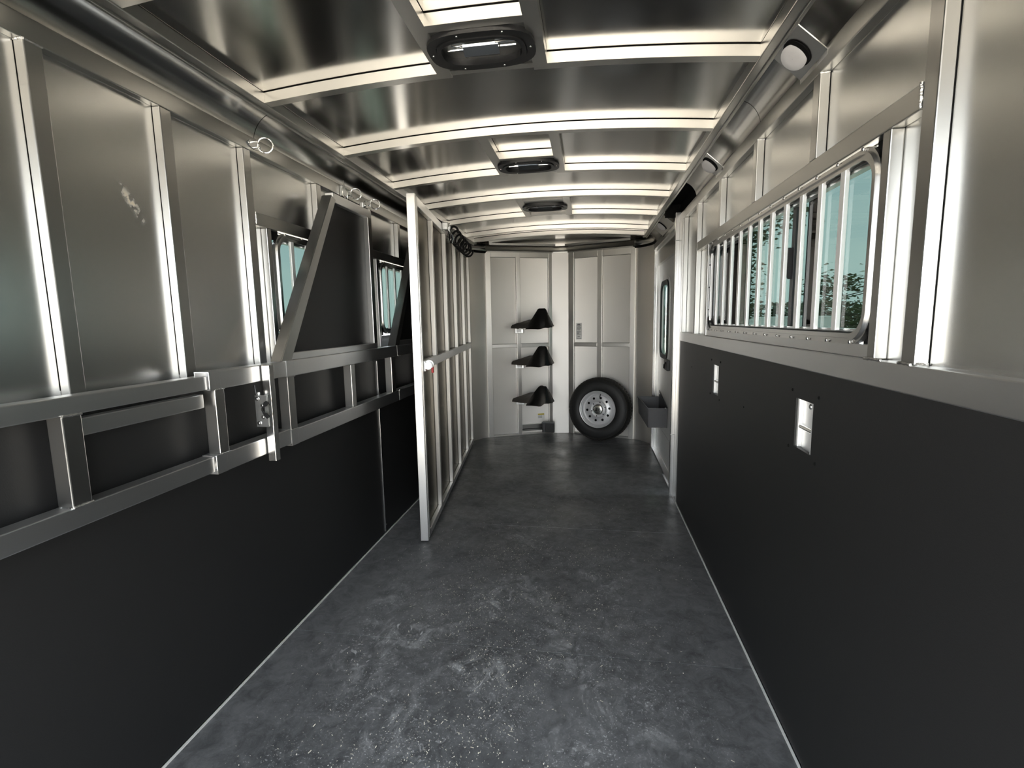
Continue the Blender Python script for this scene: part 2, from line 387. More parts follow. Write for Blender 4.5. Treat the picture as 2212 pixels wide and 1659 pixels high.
box('window_jamb', 'tube', wall_right, XR, XR+SD, 1.308, 1.340, 1.341, 1.871, bev=.003)
box('window_jamb', 'tube', wall_right, XR, XR+SD, 3.07, 3.10, 1.341, 1.871, bev=.003)
box('chair_rail', 'tube_y', wall_right, XR-.006, XR+SD, YB, 3.87, 1.277, 1.340, bev=.003)
# black kick board with two latch recesses
bm = bmesh.new(); SL = [(1.605, 1.732, 1.017, 1.180), (2.728, 2.852, 1.03, 1.19)]
holed(bm, XR-.002, XR+.012, YB, 3.865, .012, 1.277, SL)
mk('kick_board', bm, 'black', wall_right)
box('floor_bead', 'caulk', wall_right, XR-.010, XR-.003, YB, 4.0, 0, .006, bev=0)
box('corner_trim', 'tube', wall_right, XR-.006, XR+SD, 3.867, 3.99, .0, 2.17, bev=.002)
for (a, b, c, d) in SL:
    bm = bmesh.new()
    bx(bm, XR+.018, XR+.024, a-.01, b+.01, c-.01, d+.01)          # back of the pocket
    bx(bm, XR+.001, XR+.018, a-.002, a+.016, c, d, .0015); bx(bm, XR+.004, XR+.018, b-.012, b+.001, c, d, .0015)
    zc = (c+d)/2-.012
    cy = bmesh.new(); cy.free()
    p = mk('latch_pocket', bm, 'bar', wall_right)
    bm = bmesh.new(); tube(bm, [(XR+.012, a+.018, zc), (XR+.012, b-.014, zc)], .008, 10)
    mk('strike_pin', bm, 'chrome', p, True)
    bm = bmesh.new(); dome(bm, (XR+.018, (a+b)/2, d-.02), (-1, 0, 0), .009, .006, 10)
    mk('bolt', bm, 'galv', p, True)
    for (y, z) in ((a-.034, d+.024), (b+.032, d+.022), (a-.034, c-.016), (b+.040, c-.010)):
        bm = bmesh.new(); dome(bm, (XR-.002, y, z), (-1, 0, 0), .0055, .003, 8); mk('screw', bm, 'dark', wall_right, True)
for (y, z) in ((3.42, 1.12), (2.28, 1.05)):
    bm = bmesh.new(); dome(bm, (XR-.002, y, z), (-1, 0, 0), .004, .002, 8); mk('screw', bm, 'dark', wall_right, True)

# weld beads where tubes meet
def weld(parent, pts, r=.004):
    bm = bmesh.new(); q = []
    for a, b in zip(pts, pts[1:]):
        a, b = Vector(a), Vector(b); n = max(2, int((b-a).length/.006))
        q += [a.lerp(b, i/n)+Vector((random.uniform(-1, 1), random.uniform(-1, 1), random.uniform(-1, 1)))*r*.25 for i in range(n)]
    q.append(Vector(pts[-1])); tube(bm, q, [r*random.uniform(.7, 1.15) for _ in q], 6)
    return mk('weld_bead', bm, 'weld', parent, True)
weld(wall_right, [(XR-.001, 1.205, 1.872), (XR-.001, 1.207, 1.925)]); weld(wall_right, [(XR-.004, 1.16, 1.342), (XR-.004, 1.204, 1.342)])
weld(wall_right, [(XR+.003, 1.157, 1.342), (XR+.027, 1.157, 1.342)]); weld(wall_right, [(XR-.004, 1.27, 1.342), (XR-.004, 1.34, 1.342)])
for y in (1.70, 2.262, 2.825, 3.385): weld(wall_right, [(XR-.001, y, 2.169), (XR+.026, y-.001, 2.169)], .003)
weld(wall_right, [(XR-.004, 3.385, 1.342), (XR-.004, 3.43, 1.342)], .003)
weld(wall_left, [(XL+.002, 1.12, 2.169), (XL+.002, 1.165, 2.169)]); weld(wall_left, [(XL-.027, 1.119, 2.169), (XL, 1.119, 2.169)], .003)
weld(wall_left, [(XL+.001, 1.96, 1.872), (XL+.001, 1.96, 1.925)], .0035)

# ------------------------------------------------------------------ windows
def window(name, xin, s, Y0, Y1, Z0, Z1, bars, label, sashes=()):
    """xin = stud face, s = +1 for right wall, -1 for left wall (outward direction)"""
    X = lambda d: xin+s*d
    w = thing(name, label, 'window', (xin, (Y0+Y1)/2, (Z0+Z1)/2)); w['kind'] = 'structure'
    sg = 10
    bm = bmesh.new()
    ring_plate(bm, rrect(Y0, Y1, Z0, Z1, .085, sg), rrect(Y0+.038, Y1-.038, Z0+.028, Z1-.028, .060, sg), 'x', X(.004), X(.018))
    ring_plate(bm, rrect(Y0+.012, Y1-.012, Z0+.008, Z1-.008, .08, sg), rrect(Y0+.020, Y1-.020, Z0+.015, Z1-.015, .073, sg), 'x', X(-.002), X(.006))
    mk('frame', bm, 'bright', w, True)
    bm = bmesh.new()
    ring_plate(bm, rrect(Y0+.028, Y1-.028, Z0+.022, Z1-.022, .064, sg), rrect(Y0+.042, Y1-.042, Z0+.032, Z1-.032, .056, sg), 'x', X(.014), X(.045))
    mk('gasket', bm, 'rubber', w, True)
    bm = bmesh.new()
    ring_plate(bm, rrect(Y0+.040, Y1-.040, Z0+.030, Z1-.030, .058, sg), rrect(Y0+.056, Y1-.056, Z0+.040, Z1-.040, .050, sg), 'x', X(.022), X(.045))
    mk('inner_frame', bm, 'galv', w, True)
    # black backing seen in the frame's corners
    bm = bmesh.new()
    for (a, b) in ((Y0-.01, Y0+.06), (Y1-.06, Y1+.01)):
        for (c, d) in ((Z0-.01, Z0+.035), (Z1-.035, Z1+.01)): bx(bm, *sorted((X(.024), X(.028))), a, b, c, d)
    mk('corner_backing', bm, 'dark', w)
    bm = bmesh.new(); bx(bm, *sorted((X(.048), X(.052))), Y0+.02, Y1-.02, Z0+.02, Z1-.02); mk('glass_pane', bm, 'glass', w)
    for y in bars:
        bm = bmesh.new(); bx(bm, *sorted((X(.004), X(.017))), y, y+.026, Z0+.034, Z1-.026, bev=.002); mk('window_bar', bm, 'bar', w)
    k = 0
    n = int((Y1-Y0-.12)/.13)
    for i in range(n+1):
        y = Y0+.08+i*(Y1-Y0-.16)/n
        for z in (Z1-.004, Z0+.006):
            bm = bmesh.new(); dome(bm, (X(.0), y, z), (-s, 0, 0), .006, .004, 8); mk('rivet', bm, 'bright', w, True)
    for i in range(3):
        z = Z0+.12+i*(Z1-Z0-.24)/2
        for y in (Y0+.024, Y1-.024):
            bm = bmesh.new(); dome(bm, (X(.004), y, z), (-s, 0, 0), .004, .003, 8); mk('rivet', bm, 'dark', w, True)
    for (y, wd) in sashes:
        bm = bmesh.new(); bx(bm, *sorted((X(.034), X(.047))), y, y+wd, Z0+.03, Z1-.03, bev=.001); mk('sash_stile', bm, 'blackp', w)
    return w
wr = window('window_1', XR, 1, 1.345, 3.05, 1.372, 1.866, [1.517+.1352*i for i in range(12)],
       'long rounded window in the right wall with twelve upright aluminium bars', sashes=((1.915, .026), (2.42, .022)))
bm = bmesh.new(); bx(bm, XR+.053, XR+.056, 1.765, 1.862, 1.41, 1.84); mk('insect_screen', bm, 'screen', wr)
bm = bmesh.new(); bx(bm, XR+.053, XR+.056, 2.63, 3.01, 1.40, 1.84); mk('insect_screen', bm, 'screen', wr)  # dark sheet added to darken the far end of the window
bm = bmesh.new(); prism(bm, [(1.93, 1.58), (1.95, 1.60), (1.972, 1.62), (1.972, 1.645), (1.955, 1.66), (1.945, 1.69), (1.93, 1.69)], 'x', XR+.022, XR+.040)
mk('sash_latch', bm, 'blackp', wr)
window('window_2', XL, -1, 2.08, 2.79, 1.372, 1.866, [2.205+.135*i for i in range(5)], 'rounded barred window in the left wall, nearest the camera')
window('window_3', XL, -1, 3.205, 3.915, 1.372, 1.866, [3.33+.135*i for i in range(5)], 'rounded barred window in the left wall beside the tall gate')
# window sill strip under the right window
box('window_sill', 'tube_y', wall_right, XR+.004, XR+SD, 1.34, 3.07, 1.341, 1.374, bev=.002)

# ------------------------------------------------------------------ ceiling
ZC, SAG, XA, XB = 2.30, .045, -1.245, .553
def arch(x): t = (x-(XA+XB)/2)/((XB-XA)/2); return SAG*(1-t*t)
xs = [XA+(XB-XA)*i/24 for i in range(25)]
bm = bmesh.new()
ysn = [YB+i*(6.26-YB)/12 for i in range(13)]
grid(bm, [[(x, y, ZC+.040+arch(x)) for x in xs] for y in ysn])
R = [[(x, y, ZC+.056+arch(x)) for x in xs] for y in ysn]; grid(bm, R)
ceiling = struct(mk('ceiling', bm, 'ceil', smooth=True, fix=False), 'shallow arched ceiling of aluminium sheet', 'ceiling')
def bow(name, y0, y1, x0, x1, zb=0, h=.0365, m='bow'):
    if h < .05 and m == 'bow' and name in ('roof_bow', 'vent_trimmer') and name != 'sealant': bow('sealant', y0+.002, y1-.002, x0, x1, .036, .0402, 'dark')  # over the bows the dark strip paints the shadow in the gap
    bm = bmesh.new(); n = max(3, int((x1-x0)/.07)); X = [x0+(x1-x0)*i/n for i in range(n+1)]
    A = []
    for x in X: A.append([bm.verts.new(p) for p in ((x, y0, ZC+arch(x)+zb), (x, y1, ZC+arch(x)+zb), (x, y1, ZC+arch(x)+h), (x, y0, ZC+arch(x)+h))])
    for P, Q in zip(A, A[1:]):
        for k in range(4): bm.faces.new((P[k], P[(k+1) % 4], Q[(k+1) % 4], Q[k]))
    bm.faces.new(A[0]); bm.faces.new(A[-1][::-1])
    return mk(name, bm, m, ceiling)
# three framed vents: left/right trimmers at fixed x, between bows
VX0, VX1 = -.552, -.150
BOWS = [(.60, 0), (1.22, 0), (1.85, 1), (2.475, 0), (3.12, 1), (3.74, 0), (4.375, 1), (5.03, 0), (5.36, 0)]
for y, cut in BOWS:
    if not cut: bow('roof_bow', y, y+.04, XA, XB)
    else:
        bow('roof_bow', y, y+.04, XA, VX0); bow('roof_bow', y, y+.04, VX1, XB)
        bow('vent_trimmer', y, y+.032, VX0+.05, VX1-.05, zb=.004)
bow('roof_bow', .02, .06, XA, XB)
for y0, y1 in ((1.26, 1.89), (2.515, 3.16), (3.78, 4.415)):
    bow('vent_trimmer', y0, y1, VX0, VX0+.05); bow('vent_trimmer', y0, y1, VX1-.05, VX1)
    yc = 3.812 if y0 > 3.5 else y1-.325
    bow('vent_trimmer', yc, yc+.036, VX0+.05, VX1-.05)
    bow('vent_plate', yc+.036, {1.89: 1.838, 3.16: 3.105, 4.415: 4.19}[y1], VX0+.05, VX1-.05, .006, .012, 'tube')
for x in (XA, XB):
    a, b = (x-.045, x) if x < 0 else (x, x+.045)
    box('edge_rail', 'rail', ceiling, a, b, YB, 5.50, ZC-.004, ZC+.04, bev=.003)
    c, d = (x-.045, x-.033) if x < 0 else (x+.033, x+.045)
    box('edge_rail', 'rail', ceiling, c, d, YB, 5.50, ZC-.012, ZC+.0, bev=.002)
# coves between the header rails and the ceiling
def cove(name, s, y0, y1, label):
    bm = bmesh.new(); n = 10; rows = []
    for i in range(n+1):
        t = PI/2*i/n
        if s < 0: rows.append((XA-.045-.135*math.cos(t)+.0, 2.225+.12*math.sin(t)))
        else: rows.append((XB+.045+.105*math.cos(t), 2.225+.12*math.sin(t)))
    grid(bm, [[(x, y, z) for y in (y0, y1)] for x, z in rows])
    rows2 = [(x+(.01 if s > 0 else -.01), z+.01) for x, z in rows]
    grid(bm, [[(x, y, z) for y in (y0, y1)] for x, z in rows2])
    o = mk(name, bm, 'cove', smooth=True, fix=False); struct(o, label, 'trim'); return o
cove('trim_1', -1, YB, 2.02, 'curved aluminium cove along the left ceiling edge, near length')
cove('trim_2', -1, 2.024, 5.55, 'curved aluminium cove along the left ceiling edge, far length')
cove('trim_3', 1, YB, 2.30, 'curved aluminium cove along the right ceiling edge, near length')
cove('trim_4', 1, 2.304, 3.55, 'curved aluminium cove along the right ceiling edge, between the lamps')
t5 = cove('trim_5', 1, 4.18, 5.55, 'curved aluminium cove along the right ceiling edge above the door')
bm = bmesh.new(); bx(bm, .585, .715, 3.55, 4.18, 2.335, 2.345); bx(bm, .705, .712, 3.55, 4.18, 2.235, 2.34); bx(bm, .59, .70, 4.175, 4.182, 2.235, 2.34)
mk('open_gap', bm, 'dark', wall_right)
bm = bmesh.new(); bx(bm, -1.46, .79, YB, 6.35, 2.41, 2.44); bx(bm, -1.46, -1.44, YB, 6.3, 2.25, 2.42); bx(bm, .74, .76, YB, 6.3, 2.25, 2.42)
struct(mk('roof', bm, 'paint'), 'outer roof skin of the trailer', 'roof')
bm = bmesh.new(); bx(bm, -1.46, .76, YB-.02, YB, 2.18, 2.42); bx(bm, -1.46, -1.38, YB-.02, YB, -.05, 2.2); bx(bm, .66, .76, YB-.02, YB, -.05, 2.2)
struct(mk('wall_rear', bm, 'paint'), 'rear frame around the open doorway behind the camera', 'wall')

# ------------------------------------------------------------------ roof vents
def make_vent(y, label):
    v = thing('roof_vent', label, 'roof vent', (-.355, y, 2.345), 'black oval roof vents')
    cx, cz = -.355, ZC+.043
    hw, hd = .178, .113
    def oval(a, b, n=40, p=3.0):
        pts = []
        for i in range(n):
            t = 2*PI*i/n; c, s = math.cos(t), math.sin(t)
            pts.append((cx+a*math.copysign(abs(c)**(2/p), c), y+b*math.copysign(abs(s)**(2/p), s)))
        return pts
    bm = bmesh.new(); O, I = oval(hw, hd), oval(hw-.045, hd-.04)
    ring_plate(bm, O, oval(hw-.028, hd-.026), 'z', cz-.010, cz+.02)
    ring_plate(bm, oval(hw-.030, hd-.028), I, 'z', cz-.014, cz+.02)
    mk('bezel', bm, 'blackp', v, True)
    bm = bmesh.new(); prism(bm, oval(hw-.03, hd-.03), 'z', cz+.014, cz+.022)
    mk('recess', bm, 'dark', v)
    bm = bmesh.new(); tube(bm, [(cx-.115, y, cz+.002), (cx+.115, y, cz+.002)], .0045, 8); mk('rod', bm, 'chrome', v, True)
    bm = bmesh.new(); tube(bm, [(cx+.05, y-.028, cz+.002), (cx+.12, y-.028, cz+.004)], .0065, 8); mk('hinge_pin', bm, 'chrome', v, True)
    bm = bmesh.new()
    tube(bm, [(cx-.05, y-.026, cz+.002), (cx-.075, y-.026, cz+.0), (cx-.095, y-.032, cz+.002)], .0055, 8); mk('hinge_pin', bm, 'chrome', v, True)
    bm = bmesh.new()
    prism(bm, [(y-.032, cz+.0), (y-.028, cz-.006), (y+.004, cz-.020), (y+.016, cz-.016), (y+.018, cz-.006), (y+.012, cz-.010), (y+.002, cz-.014), (y-.026, cz+.002)], 'x', cx-.058, cx+.060)
    mk('handle', bm, 'chrome', v)
    for (a, b) in ((-.165, .0), (.162, .0), (-.06, -.098), (.085, -.098), (-.08, .098), (.06, .098)):
        bm = bmesh.new(); dome(bm, (cx+a, y+b, cz-.010), (0, 0, -1), .0042, .003, 8); mk('screw', bm, 'bright', v, True)
    return v
make_vent(1.715, 'black oval roof vent nearest the camera, chrome crank handle at top of picture')
make_vent(2.985, 'middle one of three black oval roof vents with chrome bar handle')
make_vent(4.07, 'farthest and smallest-looking black oval roof vent near the nose')

# ------------------------------------------------------------------ dome lights in the right cove
def make_light(y, label, L=.19):
    t = thing('cove_light', label, 'light', (.63, y, 2.26), 'round lamps in the right cove')
    A, B = Vector((.585, 0, 2.297)), Vector((.679, 0, 2.214)); d = (B-A).normalized(); nrm = Vector((-d.z, 0, d.x)) 
    if nrm.z > 0: nrm = -nrm
    bm = bmesh.new()
    c = [A, B, B+Vector((.001, 0, -.014))]
    prof = [(p.x, p.z) for p in c]+[(p.x-nrm.x*.003, p.z-nrm.z*.003) for p in c[::-1]]
    prism(bm, prof, 'y', y-L/2, y+L/2)
    mk('mounting_plate', bm, 'skin', t)
    P = (A+B)/2+Vector((0, y, 0))+nrm*.001
    P.y = y
    bm = bmesh.new(); disc(bm, P, nrm, .047, .003, 32); mk('cut_out', bm, 'dark', t, True)
    ax = (nrm+Vector((-.25, -.55, -.30))*.8).normalized()
    q = ax.to_track_quat('Z', 'Y').to_matrix().to_4x4(); q.translation = P+Vector((0, .012, -.002))
    bm = bmesh.new(); Rg = lathe(bm, [(.030, -.012), (.040, .004), (.041, .010), (.036, .014), (.020, .0155), (.0005, .016)], q, 32)
    mk('lens', bm, 'lens', t, True)
    bm = bmesh.new(); tube(bm, [P+nrm*.004+Vector((.012, -.02, .004)), P+nrm*.008+Vector((.02, -.03, .0))], .005, 8); mk('spring_clip', bm, 'galv', t, True)
    return t
make_light(1.755, 'large-looking round white lamp in right cove nearest the camera')
make_light(2.87, 'round lamp in the right cove above the barred window, middle of three', .16)
make_light(4.62, 'farthest round lamp in right cove above the narrow door', .62)

# ------------------------------------------------------------------ front wall (nose)
bm = bmesh.new()
grid(bm, [[(x, y, z) for x, y in NOSE] for z in (-.05, 2.415)])
OUT = [(x+(-.03 if x < -.9 else .03 if x > .3 else 0), y+.035) for x, y in NOSE]
grid(bm, [[(x, y, z) for x, y in OUT] for z in (-.05, 2.415)])
wall_front = struct(mk('wall_front', bm, 'front', smooth=True, fix=False), 'angled front wall of aluminium sheet with rounded corners', 'wall')
def along(P0, P1, a0, a1, z0, z1, th, m, name='frame_tube', parent=None, bev=.003, off=0, label=None):
    """box on the room side of the line P0-P1, from distance fraction by x coordinate a0..a1"""
    P0, P1 = Vector(P0), Vector(P1); d = (P1-P0).normalized(); n = Vector((d.y, -d.x))
    s0, s1 = (a0-P0.x)/d.x, (a1-P0.x)/d.x
    bm = bmesh.new(); bx(bm, s0, s1, -th-off, -off, z0, z1, bev=bev)
    mm = Matrix(((d.x, -n.x, 0, P0.x), (d.y, -n.y, 0, P0.y), (0, 0, 1, 0), (0, 0, 0, 1)))
    bmesh.ops.transform(bm, matrix=mm, verts=bm.verts[:])
    return mk(name, bm, m, parent or wall_front, label=label)
def frame(P0, P1, a, b, z0, z1, m='tube'):
    m = 'bow'
    t = along(P0, P1, a, b, z0, z1, TH, m)
    e = .0018
    along(P0, P1, a-e, b+e, max(0, z0-e), z1+e, .005, 'dark', 'sealant', t, 0)
LA, LB = (-1.225, 5.905), (-.46, 6.235); RA, RB = (-.26, 6.245), (.505, 5.975)
TH = .028
for a, b in ((-1.245, -1.185), (-.895, -.850), (-.515, -.470)): frame(LA, LB, a, b, 0, 2.265, 'tube')
for a, b in ((-1.185, -.895), (-.850, -.515)):
    frame(LA, LB, a, b, 2.205, 2.265, 'tube'); frame(LA, LB, a, b, 1.115, 1.160, 'tube'); frame(LA, LB, a, b, 0, .02, 'tube')
along((-.470, 6.23), (-.26, 6.245), -.466, -.262, 0, 2.265, .030, 'centre', 'centre_sheet', bev=.001)
for a, b in ((-.25, -.185), (.10, .155), (.475, .530)): frame(RA, RB, a, b, 0, 2.265, 'tube')
for a, b in ((-.185, .10), (.155, .475)):
    frame(RA, RB, a, b, 2.19, 2.265, 'tube'); frame(RA, RB, a, b, 1.115, 1.160, 'tube_y'); frame(RA, RB, a, b, 0, .02, 'tube')
# nose cove above the frames
def off_poly(d):
    P = [Vector(p) for p in NOSE]; o = []
    for i, p in enumerate(P):
        t = (P[min(i+1, len(P)-1)]-P[max(i-1, 0)]).normalized(); o.append(p+Vector((t.y, -t.x))*d)
    return o
bm = bmesh.new(); rows = []
for i in range(7):
    t = PI/2*i/6; dd = .015+.115*(1-math.cos(t)); z = 2.272+.066*math.sin(t)
    rows.append([(p.x, p.y, z) for p in off_poly(dd)])
grid(bm, rows); struct(mk('trim_6', bm, 'ceil', smooth=True, fix=False), 'curved cove above the front wall frames', 'trim')
bm = bmesh.new()
P = off_poly(.030)
for a, b in zip(P[5:9], P[6:9]):
    d = (b-a).normalized(); n = Vector((d.y, -d.x))
    q = [a, b, b+n*.016, a+n*.016]
    prism(bm, [(v.x, v.y) for v in q], 'z', 2.262, 2.275)
struct(mk('trim_7', bm, 'tube'), 'thin aluminium lip along the top of the front wall', 'trim')
bm = bmesh.new(); P = off_poly(.012)
for rng_ in ((0, 6), (8, 14)):
    Q = P[rng_[0]:rng_[1]]
    for a, b in zip(Q, Q[1:]):
        d = (b-a).normalized(); n = Vector((d.y, -d.x)); q = [a, b, b+n*.012, a+n*.012]
        prism(bm, [(v.x, v.y) for v in q], 'z', 2.250, 2.275)
mk('corner_gap', bm, 'dark', wall_front)
bm = bmesh.new(); P = off_poly(.13)
for a, b in zip(P[5:9], P[6:9]):
    d = (b-a).normalized(); n = Vector((d.y, -d.x)); q = [a, b, b+n*.03, a+n*.03]
    prism(bm, [(v.x, v.y) for v in q], 'z', 2.326, 2.350)
struct(mk('trim_8', bm, 'tube'), 'ceiling edge tubes at the nose', 'trim')
# front jamb bead of the door, left corner
box('corner_post', 'bright', wall_front, .682, .718, 5.53, 5.55, 0, 2.17, bev=.003)
# stickers, conduit, connector box
def along_sticker(parent, P0, P1, x0, x1, z0, z1, th, off, m, name): return along(P0, P1, x0, x1, z0, z1, th, m, name, parent, 0, off)
st = thing('safety_label', 'tall white printed label on the front wall above the spare wheel', 'label', (-.12, 6.19, 1.30))
along_sticker(st, RA, RB, -.166, -.092, 1.200, 1.402, .0012, .0005, 'white', 'label_sheet')
along_sticker(st, RA, RB, -.150, -.112, 1.382, 1.392, .0006, .0018, 'ink', 'heading_print')
for (a, b, z) in ((-.152, -.108, 1.370), (-.148, -.112, 1.362), (-.152, -.104, 1.345), (-.15, -.106, 1.337), (-.155, -.110, 1.327), (-.146, -.116, 1.317), (-.156, -.108, 1.298), (-.156, -.128, 1.289),
                  (-.156, -.110, 1.280), (-.156, -.128, 1.271), (-.156, -.108, 1.262), (-.15, -.116, 1.240), (-.142, -.12, 1.232), (-.156, -.1, 1.212)):
    along_sticker(st, RA, RB, a, b, z-.0028, z+.0028, .0006, .0018, 'greyink', 'print_line')
st = thing('caution_label', 'small yellow and white caution label above the black connector box', 'label', (-.60, 6.16, .22))
along_sticker(st, LA, LB, -.655, -.568, .186, .262, .0012, .0005, 'white', 'label_sheet')
along_sticker(st, LA, LB, -.650, -.573, .242, .258, .0006, .0018, 'yellow', 'heading_print')
for z in (.230, .221, .212, .203): along_sticker(st, LA, LB, -.648, -.60, z-.002, z+.002, .0006, .0018, 'greyink', 'print_line')
cd = thing('wire_channel', 'low aluminium wiring channel between the frame tubes at floor level', 'conduit', (-.70, 6.13, .09))
along(LA, LB, -.850, -.600, .052, .135, .035, 'tube', 'channel_body', cd, .003); along(LA, LB, -.850, -.600, .074, .082, .004, 'dark', 'groove', cd, 0, .0345)
cb = thing('connector_box', 'black square connector box low on the front wall', 'box', (-.50, 6.08, .11))
along((-.62, 6.10), (-.43, 6.10), -.585, -.432, .038, .172, .06, 'blackp', 'box_body', cb, .006)
along((-.62, 6.04), (-.43, 6.04), -.545, -.437, .046, .160, .012, 'rubber', 'lid', cb, .004)
along((-.62, 6.04), (-.43, 6.04), -.590, -.430, .160, .176, .02, 'binp', 'top_flange', cb, .003)

# ------------------------------------------------------------------ escape door (right, far)
door = thing('door_1', 'narrow white side door with a slim rounded window, past the black panel', 'door', (.745, 4.8, 0)); door['kind'] = 'structure'
bm = bmesh.new(); holed(bm, .742, .768, 4.07, 5.52, .02, 2.14, [(4.88, 5.33, 1.08, 1.78)]); mk('door_leaf', bm, 'door', door)
bm = bmesh.new(); ring_plate(bm, rrect(4.84, 5.37, 1.045, 1.815, .12, 8), rrect(4.885, 5.325, 1.09, 1.77, .08, 8), 'x', .728, .744); mk('window_gasket', bm, 'rubber', door, True)
bm = bmesh.new(); ring_plate(bm, rrect(4.80, 5.41, 1.02, 1.84, .14, 8), rrect(4.845, 5.365, 1.05, 1.81, .12, 8), 'x', .736, .743); mk('window_bezel', bm, 'door', door, True)
box('door_glass', 'glass', door, .752, .756, 4.87, 5.34, 1.07, 1.79, bev=0)
lt = box('door_latch', 'blackp', door, .712, .742, 4.72, 4.90, .955, 1.055, bev=.006)
bm = bmesh.new(); tube(bm, [(.706, 4.76, 1.03), (.700, 4.80, 1.01), (.704, 4.84, .975)], .008, 8); mk('latch_lever', bm, 'blackp', lt, True)
box('trim_plate', 'door', door, .736, .744, 4.12, 5.48, .02, .30, bev=.002)
jm = box('trim_9', 'bright', None, .645, .688, 3.995, 4.040, 0, 2.24, bev=.003); struct(jm, 'bright upright jamb on the near side of the side door', 'trim')
for z in (.52, 2.03):
    weld(jm, [(.643, 3.994, z), (.686, 3.994, z)], .003)
th_ = box('trim_10', 'tube_y', None, .69, .745, 4.04, 5.53, 0, .018, bev=.002); struct(th_, 'aluminium door sill at the side door', 'trim')
box('trim_11', 'tube_y', None, .70, .742, 4.04, 5.53, 2.142, 2.17, bev=.002)
struct(bpy.data.objects['trim_11'], 'aluminium head trim over the side door', 'trim')

# manger bin
b = thing('corner_bin', 'open charcoal plastic bin hung on the side door', 'bin', (.64, 5.0, .40))
def loft(name, m, parent, secs, smooth=False):
    bm = bmesh.new(); R = [[bm.verts.new(p) for p in s] for s in secs]; n = len(R[0])
    for A, B in zip(R, R[1:]):
        for k in range(n): bm.faces.new((A[k], A[(k+1) % n], B[(k+1) % n], B[k]))
    bm.faces.new(R[0][::-1]); bm.faces.new(R[-1]); return mk(name, bm, m, parent, smooth)
bm = bmesh.new()
def quadbox(pts, th, inward):  # thick panel
    A = [bm.verts.new(p) for p in pts]; B = [bm.verts.new(Vector(p)+Vector(inward)*th) for p in pts]
    bm.faces.new(A); bm.faces.new(B[::-1])
    for i in range(4): bm.faces.new((A[i], A[(i+1) % 4], B[(i+1) % 4], B[i]))
x0, x1, y0, y1, zt, zb = .558, .738, 4.79, 5.38, .588, .400
quadbox([(x0, y0, zb), (x1, y0, zb), (x1, y0-.012, zt), (x0-.003, y0-.012, zt)], .008, (0, 1, 0))
quadbox([(x0, y0, zb), (x0-.003, y0-.012, zt), (x0-.04, y1, zt+.02), (x0-.030, y1-.01, zb+.035)], .008, (1, 0, 0))
quadbox([(x0-.030, y1-.01, zb+.035), (x0-.04, y1, zt+.02), (x1, y1, zt+.02), (x1, y1-.01, zb+.035)], .008, (0, -1, 0))
quadbox([(x0, y0, zb), (x0-.030, y1-.01, zb+.035), (x1, y1-.01, zb+.035), (x1, y0, zb)], .008, (0, 0, 1))
mk('bin_body', bm, 'binp', b)
bm = bmesh.new(); quadbox([(x1, y0, zb), (x1, y0, zt+.01), (x1, y1-.04, zt+.10), (x1, y1-.04, zb+.05)], .006, (-1, 0, 0)); mk('back_plate', bm, 'blackp', b)
bm = bmesh.new(); tube(bm, [(x1-.004, y0-.014, zt), (x0-.004, y0-.014, zt), (x0-.042, y1, zt+.02), (x1-.004, y1, zt+.02)], .006, 8); mk('rim', bm, 'binp', b, True)
for (y, z) in ((4.87, .575), (5.28, .655)):
    bm = bmesh.new(); dome(bm, (x1-.006, y, z), (-1, 0, 0), .012, .006, 10); mk('screw', bm, 'chrome', b, True)

